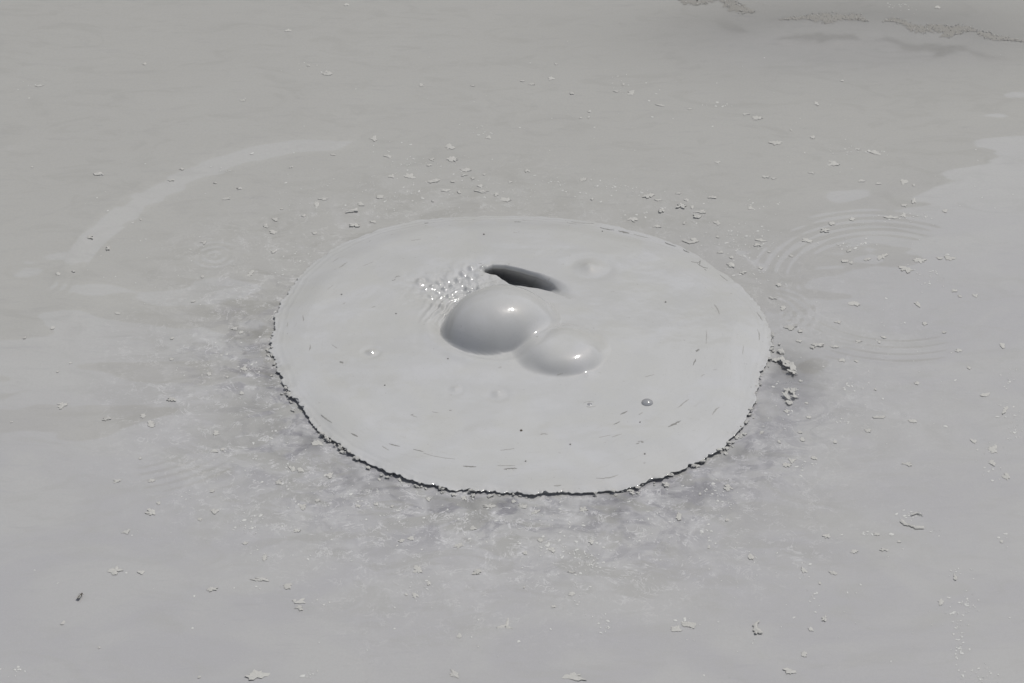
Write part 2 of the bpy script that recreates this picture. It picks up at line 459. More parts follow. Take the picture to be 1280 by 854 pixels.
def lip_depth(X, Y):
    best = np.full(X.shape, 9.0); tp = np.zeros(X.shape); side = np.zeros(X.shape)
    for i in range(len(LIP) - 1):
        a = LIP[i]; b = LIP[i + 1]; ab = b - a; L2 = ab @ ab
        t = np.clip(((X - a[0]) * ab[0] + (Y - a[1]) * ab[1]) / L2, 0, 1)
        qx = X - a[0] - t * ab[0]; qy = Y - a[1] - t * ab[1]; d = np.hypot(qx, qy)
        m = d < best
        best = np.where(m, d, best); tp = np.where(m, LTAP[i] + t * (LTAP[i + 1] - LTAP[i]), tp)
        side = np.where(m, ab[0] * qy - ab[1] * qx, side)
    dist = np.where(side < 0, best, -best)
    # the near side of the hollow is a fold that closes in from the left
    lx = [at(p, 350, Z0)[0] for p in (600, 610, 618, 626, 636, 644, 652, 662, 672, 688, 702, 716)]
    wid = np.interp(X, lx, [.010, .016, .026, .044, .060, .060, .054, .046, .036, .022, .011, .003])
    near_ = sstep(wid + .008, wid, dist + .001 * gnoise(X * 20, Y * 20, 140))
    soft = sstep(at(655, 350, Z0)[0], at(705, 350, Z0)[0], X)
    return sstep(-.010 - .016 * soft, .013 + .008 * soft, dist) ** 1.2 * tp * near_, dist
def disc_h(X, Y):
    base = Z0 + .0012 * fbm(X * 3.2, Y * 3.2, 3, 80) + .004 * np.exp(-((X - D1[0]) ** 2 + (Y - D1[1]) ** 2) / .09)
    base = base + .0034 * fbm(X * 1.8 + 3, Y * 2.3, 2, 84)
    # shallow ring waves round the bubble
    rr = np.hypot(X - D1[0] - .02, Y - D1[1])
    base = base + .0005 * np.cos((rr + .02 * gnoise(X * 4, Y * 4, 90)) * 2 * math.pi / .13) * sstep(.15, .22, rr) * sstep(.5, .25, rr)
    # lumpy, folded skin behind the bubble on the left
    L = at(563, 358, Z0)
    ca, sa = math.cos(.35), math.sin(.35)
    ux = (X - L[0]) * ca + (Y - L[1]) * sa; uy = -(X - L[0]) * sa + (Y - L[1]) * ca
    w = np.exp(-.5 * ((ux / .085) ** 2 + (uy / .058) ** 2) ** 1.2)
    lum = .0038 * fbm(X * 38, Y * 27, 3, 95, .5)
    base = base + w * lum - .006 * w
    for (fx, fy) in FOAM:
        cc = at(480 + fx / 4, 301.5 + fy / 4, Z0); q3 = ((X - cc[0]) ** 2 + ((Y - cc[1]) * .8) ** 2) / (3.6 * PX) ** 2
        base = base + 2.3 * PX * np.exp(-1.2 * q3) - .5 * PX * np.exp(-2 * (np.sqrt(q3) - 1.7) ** 2)
    # folds running along the bubble's shoulder
    d1 = np.hypot(X - D1[0], Y - D1[1]); a1 = np.arctan2(Y - D1[1], X - D1[0])
    fw = np.exp(-.5 * ((a1 - 2.45) / .38) ** 2) * sstep(.115, .14, d1) * sstep(.22, .165, d1)
    base = base + fw * .0028 * np.cos((d1 + .012 * gnoise(X * 18, Y * 18, 97)) * 2 * math.pi / .017)
    # raised pale rim in front of the bubble, and the dip just inside it
    af = np.exp(-.5 * (((a1 + 2.1 + math.pi) % (2 * math.pi) - math.pi) / .95) ** 2)
    base = base + af * (.0036 * np.exp(-.5 * ((d1 - A1 - .036) / .014) ** 2) - .009 * np.exp(-.5 * ((d1 - A1) / .017) ** 2))
    al = np.exp(-.5 * (((a1 - 3.05 + math.pi) % (2 * math.pi) - math.pi) / .35) ** 2)
    base = base + al * (-.012 * np.exp(-.5 * ((d1 - A1 - .004) / .016) ** 2))
    # hollow behind the bubble
    dep, _ = lip_depth(X, Y)
    base = base - .078 * dep
    # big bubble
    rc = d1
    lft = np.exp(-.5 * (((a1 + 2.6 + math.pi) % (2 * math.pi) - math.pi) / .75) ** 2)
    shape = 1 + .030 * lft + .080 * np.cos(2 * (a1 - .42)) + .02 * np.cos(3 * a1 + 1) - .07 * np.exp(-.5 * ((a1 - .2) / .55) ** 2) + .012 * gnoise(np.cos(a1) * 2, np.sin(a1) * 2, 150)
    rs = rc / shape
    cap = Z0 + .020 * (1 - np.clip(rs / A1, 0, 1.25) ** 8) - .008 - .013 * lft * np.clip(rs / A1, 0, 1.25) ** 5 + np.sqrt(np.clip(R1 ** 2 - rs ** 2, (R1 * .12) ** 2, None)) - R1 * CC1 - np.clip(rs - R1 * .99, 0, 9) * 6
    ksoft = .0060 + .060 * np.exp(-.5 * (((a1 - .30) + math.pi) % (2 * math.pi) - math.pi) ** 2 / .38)
    H = smax(cap, base, ksoft)
    # low bubble beside it
    c2 = at(702, 444, Z0); ct, st = math.cos(-.12), math.sin(-.12)
    ux = ((X - c2[0]) * ct + (Y - c2[1]) * st) / .102; uy = (-(X - c2[0]) * st + (Y - c2[1]) * ct) / .090
    uy = np.where(uy > 0, uy * .80, uy)
    q = ux ** 2 + uy ** 2
    cap2 = base + .033 * (1 - q ** 1.7)
    H = smax(H, np.where(q < 2, cap2, -1), .0065 + .018 * sstep(-.3, .4, uy) + .012 * sstep(-.1, -.8, ux))
    H = H + .00030 * fbm(X * 22, Y * 22, 3, 155) + .0006 * fbm(X * 9, Y * 9, 2, 158)
    # knuckles at the low bubble's right end
    for (p, r_, h_) in (((740, 440), 9, 1.6), ((735, 462), 7, 1.2)):
        cc = at(p[0], p[1] + h_ + 6, Z0); q2 = ((X - cc[0]) ** 2 + (Y - cc[1]) ** 2) / (r_ * PX) ** 2
        H = H + h_ * PX * np.exp(-1.2 * q2)
    # small ones
    for (p, r_, h_) in SMALL:
        cc = at(p[0], p[1] + 2, Z0); q2 = ((X - cc[0]) ** 2 + (Y - cc[1]) ** 2) / (r_ * PX) ** 2
        H = H + h_ * PX * np.exp(-1.6 * q2) - .3 * h_ * PX * np.exp(-1.0 * (np.sqrt(q2) - 1.9) ** 2 * 2)
    return H

disc = bpy.data.objects.new('mud_disc', None); COL.objects.link(disc)
disc.location = (0, 0, 0)
tag(disc, 'large round raised disc of wet grey mud with bubbles at its middle', 'mud')

NA = 1500
def build_disc():
    th = np.linspace(0, 2 * math.pi, NA, endpoint=False)
    fr = frontness(th)
    # ragged outline; the front is torn, the rear smooth
    s = np.stack([np.cos(th), np.sin(th)], 1)
    vary = .15 + .85 * sstep(-.35, .5, gnoise(s[:, 0] * 4, s[:, 1] * 4, 99)) + .15 * np.exp(-.5 * ((th - 3.4) / .3) ** 2)
    rag = .0055 * fbm(s[:, 0] * 9, s[:, 1] * 9, 3, 100) + .0075 * fr * vary * (.25 - np.abs(fbm(s[:, 0] * 30, s[:, 1] * 30, 3, 104, .7))) + .0065 * fr * fbm(s[:, 0] * 13, s[:, 1] * 17, 3, 115, .6) 
    rag += -.008 * fr * np.clip(fbm(s[:, 0] * 22, s[:, 1] * 22, 3, 108, .7) - .25, 0, 1)
    rag += .0030 * fr * vary * gnoise(s[:, 0] * 85, s[:, 1] * 85, 111) + .0012 * gnoise(s[:, 0] * 60, s[:, 1] * 60, 112)
    left = np.exp(-.5 * (((th - 3.3) / .35) ** 2))
    rag += .006 * left * fbm(s[:, 0] * 60, s[:, 1] * 60, 2, 113)
    Rout = outline_r(th) + rag
    Rs = outline_r(th)
    rin = .20
    ninner = 235
    t1 = np.linspace(0, 1, ninner + 1)[1:] * rin
    nouter = 120
    t2 = np.linspace(0, 1, nouter + 1)[1:]
    rows = [np.full(NA, r) for r in t1]
    for t in t2:
        rows.append(rin + (Rs - rin) * t + (Rout - Rs) * sstep(.93, 1, t))
    R = np.array(rows)
    X = POLE[0] + R * np.cos(th); Y = POLE[1] + R * np.sin(th)
    H = disc_h(X, Y)
    gap = R - Rout[None, :]
    # skin layers stepping down toward the rim, edge height by side
    z_edge = .0058 + .0036 * sstep(.35, .95, fr) + .0002 * fbm(s[:, 0] * 14, s[:, 1] * 14, 3, 120)
    z_hf = .0022 * fr * fbm(s[:, 0] * 45, s[:, 1] * 45, 2, 122)
    gs = R - Rs[None, :]
    z_lo = -.0042 * np.clip(.15 + 1.5 * fbm(s[:, 0] * 4.5, s[:, 1] * 4.5, 3, 127), 0, 1) * sstep(.4, .8, fr)
    k = sstep(-.10, 0, gs)
    H = H * (1 - k) + z_edge * k + z_hf * sstep(-.012, 0, gap) + z_lo * sstep(-.045, 0, gs)
    wob = .006 * gnoise(s[:, 0] * 6, s[:, 1] * 6, 124)
    rear = 1 - sstep(.3, .7, fr)
    for off, amp in ((-.014, .0007), (-.030, .0004)):
        g_ = gs - off - wob - .003 * gnoise(s[:, 0] * 24, s[:, 1] * 24, 126)
        H = H + amp * (.35 + .65 * rear) * (sstep(.002, -.0015, g_) - 1) * 1.0
        H = H + amp * .8 * np.exp(-.5 * (g_ / .0022) ** 2)
    # shear the hollow's far wall backward so that it overhangs
    dep, _ = lip_depth(X, Y)
    below = np.clip(Z0 - .005 - H, 0, .12)
    Y = Y + 1.05 * below * sstep(.0, .25, dep)
    X0 = np.stack([X, Y, H], -1)
    # torn lip: thin edge, then an undercut running in and down
    und = []
    for dz, dr in ((-.0012, .0006), (-.0026, -.0008), (-.0030, -.003), (-.0045, -.006), (-.0090, -.008), (-.030, -.009)):
        rr = Rout + dr if dr > -.003 else outline_r(th) + dr + .3 * rag
        und.append(np.stack([POLE[0] + rr * np.cos(th), POLE[1] + rr * np.sin(th), H[-1] + dz * (1 if dz > -.005 else 1.0)], -1))
    P = np.concatenate([X0, np.array(und)], 0)
    nr = P.shape[0]
    V = np.concatenate([np.array([[POLE[0], POLE[1], disc_h(np.array([POLE[0]]), np.array([POLE[1]]))[0]]]), P.reshape(-1, 3)], 0)
    I = 1 + np.arange(nr * NA).reshape(nr, NA); J = np.roll(I, -1, 1)
    Q = np.stack([I[:-1], I[1:], J[1:], J[:-1]], -1).reshape(-1, 4)
    T = np.stack([np.zeros(NA, int), I[0], J[0]], -1)
    # coordinates stretched along the rings, for flow lines
    full_r = np.concatenate([[0], np.concatenate([R, np.repeat(R[-1:], nr - R.shape[0], 0)], 0).ravel()])
    full_t = np.concatenate([[0], np.tile(th, nr)])
    c0 = at(652, 441)[:2]
    fx = V[:, 0] - c0[0]; fy = V[:, 1] - c0[1]; fr_ = np.hypot(fx, fy); fa = np.arctan2(fy, fx)
    flow = np.stack([np.cos(fa) * 1.6, np.sin(fa) * 1.6, fr_ * 26 + .6 * gnoise(V[:, 0] * 5, V[:, 1] * 5, 130)], -1)
    ring = sstep(.25, .5, fr_)
    # vertex normals of the whole skin, kept on every part so that the seams do not show
    def face_n(F):
        return np.cross(V[F[:, 2]] - V[F[:, 0]], V[F[:, -1]] - V[F[:, 1]] if F.shape[1] == 4 else V[F[:, 1]] - V[F[:, 0]]) * (1 if F.shape[1] == 4 else -1)
    N = np.zeros_like(V)
    for F in (Q, T):
        fn = face_n(F)
        for k_ in range(F.shape[1]): np.add.at(N, F[:, k_], fn)
    N /= np.linalg.norm(N, axis=1)[:, None] + 1e-20
    cen = V[Q].mean(1); rowi = np.repeat(np.arange(nr - 1), NA)
    top = rowi < R.shape[0] - 1
    dd = np.hypot(cen[:, 0] - D1[0], cen[:, 1] - D1[1])
    lab = np.zeros(len(Q), int)
    isb = top & (dd < A1 * 1.0) & (cen[:, 2] > Z0 - .004)
    c2 = at(702, 444, Z0)
    ct, st = math.cos(-.12), math.sin(-.12)
    ux = ((cen[:, 0] - c2[0]) * ct + (cen[:, 1] - c2[1]) * st) / .102; uy = (-(cen[:, 0] - c2[0]) * st + (cen[:, 1] - c2[1]) * ct) / .090
    isb2 = top & (ux ** 2 + np.where(uy > 0, uy * .8, uy) ** 2 < 1.0) & ~(dd < A1 * .99)
    lab[isb2] = 2; lab[isb] = 1
    for i, (p, r_, h_) in enumerate(SMALL[:5]):
        cc = at(p[0], p[1] + 2, Z0); m = top & (np.hypot(cen[:, 0] - cc[0], cen[:, 1] - cc[1]) < r_ * PX * 1.25) & (lab == 0)
        lab[m] = 3 + i
    hole = top & (cen[:, 2] < Z0 - .012) & (lab == 0) & (dd < .25)
    lab[hole] = 9
    tc = V[T].mean(1); tl = np.where(np.hypot(tc[:, 0] - D1[0], tc[:, 1] - D1[1]) < A1, 1, 0)
    names = {0: ('mud_skin', None), 1: ('bubble', 'large smooth dome-shaped bubble'), 2: ('bubble', 'low bubble bulging at the right of the large one'),
             3: ('bubble', 'small shallow bubble behind on the right'), 4: ('bubble', 'tiny bubble at the left'), 5: ('bubble', 'tiny bubble in front'),
             6: ('bubble', 'tiny bubble in front'), 7: ('bubble', 'tiny bubble left of the lumpy folds'), 9: ('hollow', 'dark hollow behind the large bubble')}
    for k_, (nm, lb) in names.items():
        q = Q[lab == k_]; t = T[tl == k_] if k_ < 2 else T[:0]
        if len(q) == 0: continue
        used = np.zeros(len(V), bool); used[q.ravel()] = True; used[t.ravel()] = True
        rm = np.cumsum(used) - 1
        me = mesh_np(nm, V[used], rm[q], rm[t] if len(t) else None)
        vattr(me, 'flow', flow[used]); attr(me, 'ring', ring[used])
        o = link(nm, me, disc, M_MUD)
        me.normals_split_custom_set_from_vertices([tuple(v) for v in N[used]])
        if lb: o['label'] = lb
build_disc()

# ------------------------------------------------------------------ glassy little bubbles, dent marks on the disc with their shade as dark strips
def film_bubble(px, py, rpx, squash, label):
    me = bpy.data.meshes.new('film_bubble'); c = at(px, py, Z0)
    V = []; F = []; nu, nv = 20, 7
    zb = disc_h(np.array([c[0]]), np.array([c[1]]))[0] if rpx < 50 else Z0
    zb = min(zb, Z0 + .02)
    for j in range(nv):
        e = j / (nv - 1) * math.pi / 2 * .98
        for i in range(nu):
            a = 2 * math.pi * i / nu
            V.append((c[0] + math.cos(e) * math.cos(a) * rpx * PX, c[1] + math.cos(e) * math.sin(a) * rpx * PX, zb - .001 + math.sin(e) * rpx * PX * squash))
    for j in range(nv - 1):
        for i in range(nu): F.append((j * nu + i, j * nu + (i + 1) % nu, (j + 1) * nu + (i + 1) % nu, (j + 1) * nu + i))
    V.append((c[0], c[1], zb - .001 + rpx * PX * squash))
    for i in range(nu): F.append(((nv - 1) * nu + i, (nv - 1) * nu + (i + 1) % nu, len(V) - 1))
    me.from_pydata(V, [], F)
    o = link('film_bubble', me, disc, M_FILM); o['label'] = label
film_bubble(809, 503.5, 7.2, .62, 'clear bluish bubble with a bright glint')
film_bubble(664, 417, 4.6, .8, 'tiny clear bubble in the crease between the two large bubbles')
film_bubble(737, 505, 3.4, .35, 'tiny flat clear bubble')

def ribbon(name, pts, widths, z, thick, mat, parent=None, rough=.25, seed=0, zfun=None, seg=6, mesh_only=False):
    """a thin irregular strip lying on a surface: pts in photograph pixels, widths in metres"""
    P = np.array([at(x, y, z)[:2] for x, y in pts]); n = len(P)
    tt = np.linspace(0, n - 1, (n - 1) * seg + 1)
    X = np.interp(tt, np.arange(n), P[:, 0]); Y = np.interp(tt, np.arange(n), P[:, 1]); W = np.interp(tt, np.arange(n), widths)
    dx = np.gradient(X); dy = np.gradient(Y); L = np.hypot(dx, dy) + 1e-9
    nx, ny = -dy / L, dx / L
    r = np.random.RandomState(seed)
    a = W * (1 + rough * r.randn(len(W))); b = W * (1 + rough * r.randn(len(W)))
    a = np.clip(a, W * .15, None); b = np.clip(b, W * .15, None)
    xa, ya = X + nx * a, Y + ny * a; xb, yb = X - nx * b, Y - ny * b
    zz = (lambda x, y: np.full(np.shape(x), z)) if zfun is None else zfun
    za, zb, zc = zz(xa, ya), zz(xb, yb), zz(X, Y)
    m = len(X); V = []
    for i in range(m):
        V += [(xa[i], ya[i], za[i] - .0006), (X[i], Y[i], zc[i] + thick), (xb[i], yb[i], zb[i] - .0006)]
    F = []
    for i in range(m - 1):
        F += [(3 * i, 3 * i + 1, 3 * i + 4, 3 * i + 3), (3 * i + 1, 3 * i + 2, 3 * i + 5, 3 * i + 4)]
    me = bpy.data.meshes.new(name); me.from_pydata(V, [], F)
    return link(name, me, parent, mat)

def mark(px, py, ln, ang, w, dark=True, bend=.0, seed=0):  # dark strip painted in for the shade of a shallow dent
    a = math.radians(ang); dx, dy = math.cos(a) * ln / 2, -math.sin(a) * ln / 2
    nxp, nyp = -dy / (ln / 2) * bend * ln, dx / (ln / 2) * bend * ln
    pts = [(px - dx, py - dy), (px - dx * .4 + nxp * .8, py - dy * .4 + nyp * .8), (px + dx * .4 + nxp * .8, py + dy * .4 + nyp * .8), (px + dx, py + dy)]
    fs = 1 + .5 * abs(math.cos(a))
    h = w * PX * .5 * fs
    ribbon('dent_mark', pts, [h * .25, h, h * .9, h * .2], Z0, .0005, M_STREAK if dark else M_STREAK2, disc, .35, seed, zfun=disc_top, seg=3)

def disc_top(x, y):
    x = np.asarray(x, float); y = np.asarray(y, float)
    dx = x - POLE[0]; dy = y - POLE[1]; th = np.arctan2(dy, dx); gap = np.hypot(dx, dy) - outline_r(th)
    fr = frontness(th); s0, s1 = np.cos(th), np.sin(th)
    z_edge = .0058 + .0036 * sstep(.35, .95, fr) + .0002 * fbm(s0 * 14, s1 * 14, 3, 120)
    k = sstep(-.10, 0, gap)
    return disc_h(x, y) * (1 - k) + z_edge * k + .0003
MARKS = [  # px, py, length, angle, width, dark, bend
 (420,322,10,35,1.1,0,0),(429,331,13,35,2.4,0,0),(413,360,9,40,1.0,0,0),(379,397,8,95,2.0,0,0),(359,403,6,80,2.0,0,0),
 (492,349.5,5,20,1.3,1,.2),(497,346.5,7,15,1.3,1,-.2),(467,384,5,20,1.6,0,0),(430,380,4,30,1.2,0,0),
 (387,434,7,80,2.2,0,.1),(427,453,5,-30,3.2,1,0),(418,433,8,-35,1.2,0,0),(408,521,17,-38,1.4,0,0),(443,542,10,-28,2.0,1,0),
 (493,556,14,-15,1.8,1,0),(482,559,10,-30,1.4,0,0),(515,518,4,20,1.4,1,0),(518,520,7,-20,1.3,0,0),(544,515,8,-10,1.0,0,0),(563,512.5,3,0,1.5,1,0),
 (523,563,13,-12,1.6,1,0),(549,570,40,-11,1.0,0,.03),(587,582.3,17,-4,2.0,1,0),(634,562,17,6,1.2,0,0),(633,582,22,0,1.5,0,0),
 (638,586,17,2,2.4,1,-.04),(680,543,10,3,2.4,0,-.1),(697,604,9,5,1.5,0,0),
 (736,503,13,5,1.2,0,-.12),(739,507.5,12,5,1.2,0,.1),(780,516,10,25,2.2,1,0),(771,529,9,25,1.8,1,0),(801,517,6,28,1.3,0,0),
 (854,504,18,38,2.0,0,0),(843,530,18,26,3.4,1,0),(895,513,14,48,2.0,0,-.1),(800,553,6,10,1.2,1,-.1),(797,555,5,20,1.2,1,.1),(803,553.5,4,0,1.8,1,0),
 (771,545,13,18,1.3,0,0),(756,546,15,12,1.0,0,0),(759,594,28,8,1.5,0,.06),
 (869,324,10,0,2.2,1,.1),(878,328,15,-25,2.2,1,.15),(875,324,7,80,1.4,1,0),(882,334,3,-40,2.2,1,0),
 (896,387,15,-62,2.4,0,-.08),(883,422,18,88,1.2,0,0),(948,415,14,-80,1.8,0,-.1),(872,439,5,40,3.0,1,0),(868,453,9,65,1.6,1,0),
 (879,469,5,30,1.2,0,-.2),(929,436,12,82,1.1,0,0),(950,391,13,-55,1.3,0,0),
 (759,282,18,-10,2.4,1,.06),(780,286,14,-12,3.4,1,0),(801,291,18,-14,1.4,0,0),(858,309,8,-25,1.8,1,.1),(728,274,28,-3,1.0,0,.03),
 (533,275,5,5,2.2,1,0),(647,275,9,-2,2.4,1,0),(658,271.5,9,-5,1.3,0,.1),(716,276,10,-8,1.0,0,0),(838,301,14,-20,1.1,0,0),(905,343,12,-38,1.1,0,0),
 (812,470,12,15,1.2,0,0),(700,470,8,5,1.0,0,0),(460,330,14,22,1.0,0,0),(520,300,12,8,1.0,0,0),(600,330,4,0,1.0,0,0)]
for i, mk in enumerate(MARKS): mark(*mk, seed=i)

def blob_mesh(name, rx, ry, th, seed, n=12, jag=.28, curl=0.0, lobes=None):
    """flat irregular crumb: jagged outline, raised uneven top, thin sides"""
    r = np.random.RandomState(seed)
    a = np.linspace(0, 2 * math.pi, n, endpoint=False) + r.uniform(-.12, .12, n)
    rad = 1 + jag * 1.1 * gnoise(np.cos(a) * 1.6 + seed * .37, np.sin(a) * 1.6, 7) * 1.6 + jag * .9 * gnoise(np.cos(a) * 3.7 + seed * .71, np.sin(a) * 3.7, 9) + jag * .32 * r.randn(n)
    if lobes:
        rad = rad * (1 + .22 * np.cos(lobes * a + r.rand() * 6))
    rad = np.clip(rad, .3, 1.6)
    x = np.cos(a) * rad * rx; y = np.sin(a) * rad * ry
    V = [(0, 0, th * r.uniform(.9, 1.3))]
    for i in range(n): V.append((x[i] * .55, y[i] * .55, th * r.uniform(.75, 1.25) + curl * (x[i] / rx) ** 2 * .3))
    for i in range(n): V.append((x[i], y[i], th * r.uniform(.45, .95) + curl * (x[i] / rx) ** 2))
    for i in range(n): V.append((x[i] * .93, y[i] * .93, -.001 if curl < .001 else V[1 + n + i][2] - .0014))
    F = []
    for i in range(n):
        j = (i + 1) % n
        F += [(0, 1 + i, 1 + j), (1 + i, 1 + n + i, 1 + n + j, 1 + j), (1 + n + i, 1 + 2 * n + i, 1 + 2 * n + j, 1 + n + j)]
    me = bpy.data.meshes.new(name); me.from_pydata(V, [], F)
    return me
def rim_crumbs():
    r = np.random.RandomState(77)
    shared = [blob_mesh('rim_crumb', .0036, .0040, .0035, 800 + k, 11, .45) for k in range(9)]
    for k in range(170):
        a = r.uniform(math.radians(190), math.radians(352))
        if gnoise(np.array([math.cos(a) * 7]), np.array([math.sin(a) * 7]), 5)[0] < -.12 and k % 3: continue
        hang = r.rand() < .55
        rr = float(outline_r(a)) + (r.uniform(-.003, .005) if hang else .002 + abs(r.randn()) * .009)
        o = link('rim_crumb', shared[k % 9], disc, M_FLAKE, smooth=False)
        s_ = r.uniform(.5, 1.25) * (1.7 if r.rand() < .12 else 1)
        o.location = (POLE[0] + rr * math.cos(a), POLE[1] + rr * math.sin(a), r.uniform(.003, .0085) if hang else r.uniform(.0005, .002))
        o.scale = (s_ * r.uniform(.8, 1.8), s_ * r.uniform(.7, 1.2), s_ * .6); o.rotation_euler = (r.uniform(-.3, .3), r.uniform(-.3, .3), a + 1.57 + r.uniform(-.6, .6))
rim_crumbs()
for i, (px, py, r_, dk) in enumerate([(651.5, 538, 1.5, 1), (605, 294, 1.5, 0), (713, 556, 1.1, 0), (657, 577, 1.0, 0), (806, 568, 1.0, 0), (427, 369, 1.0, 0), (495, 393, 1.0, 0), (753, 287, 1.0, 0), (832, 378, 1.2, 0), (800, 528, 1.0, 0), (481, 482, 1.0, 0), (560, 450, .9, 0)]):
    c = at(px, py, Z0)
    me = blob_mesh('dark_grain', r_ * PX, r_ * PX * 1.2, .0012, 900 + i, 7, .15)
    o = link('dark_grain', me, disc, M_DARK if dk else M_STREAK, smooth=False)
    o.location = (c[0], c[1], float(disc_top(c[0:1], c[1:2])[0]))

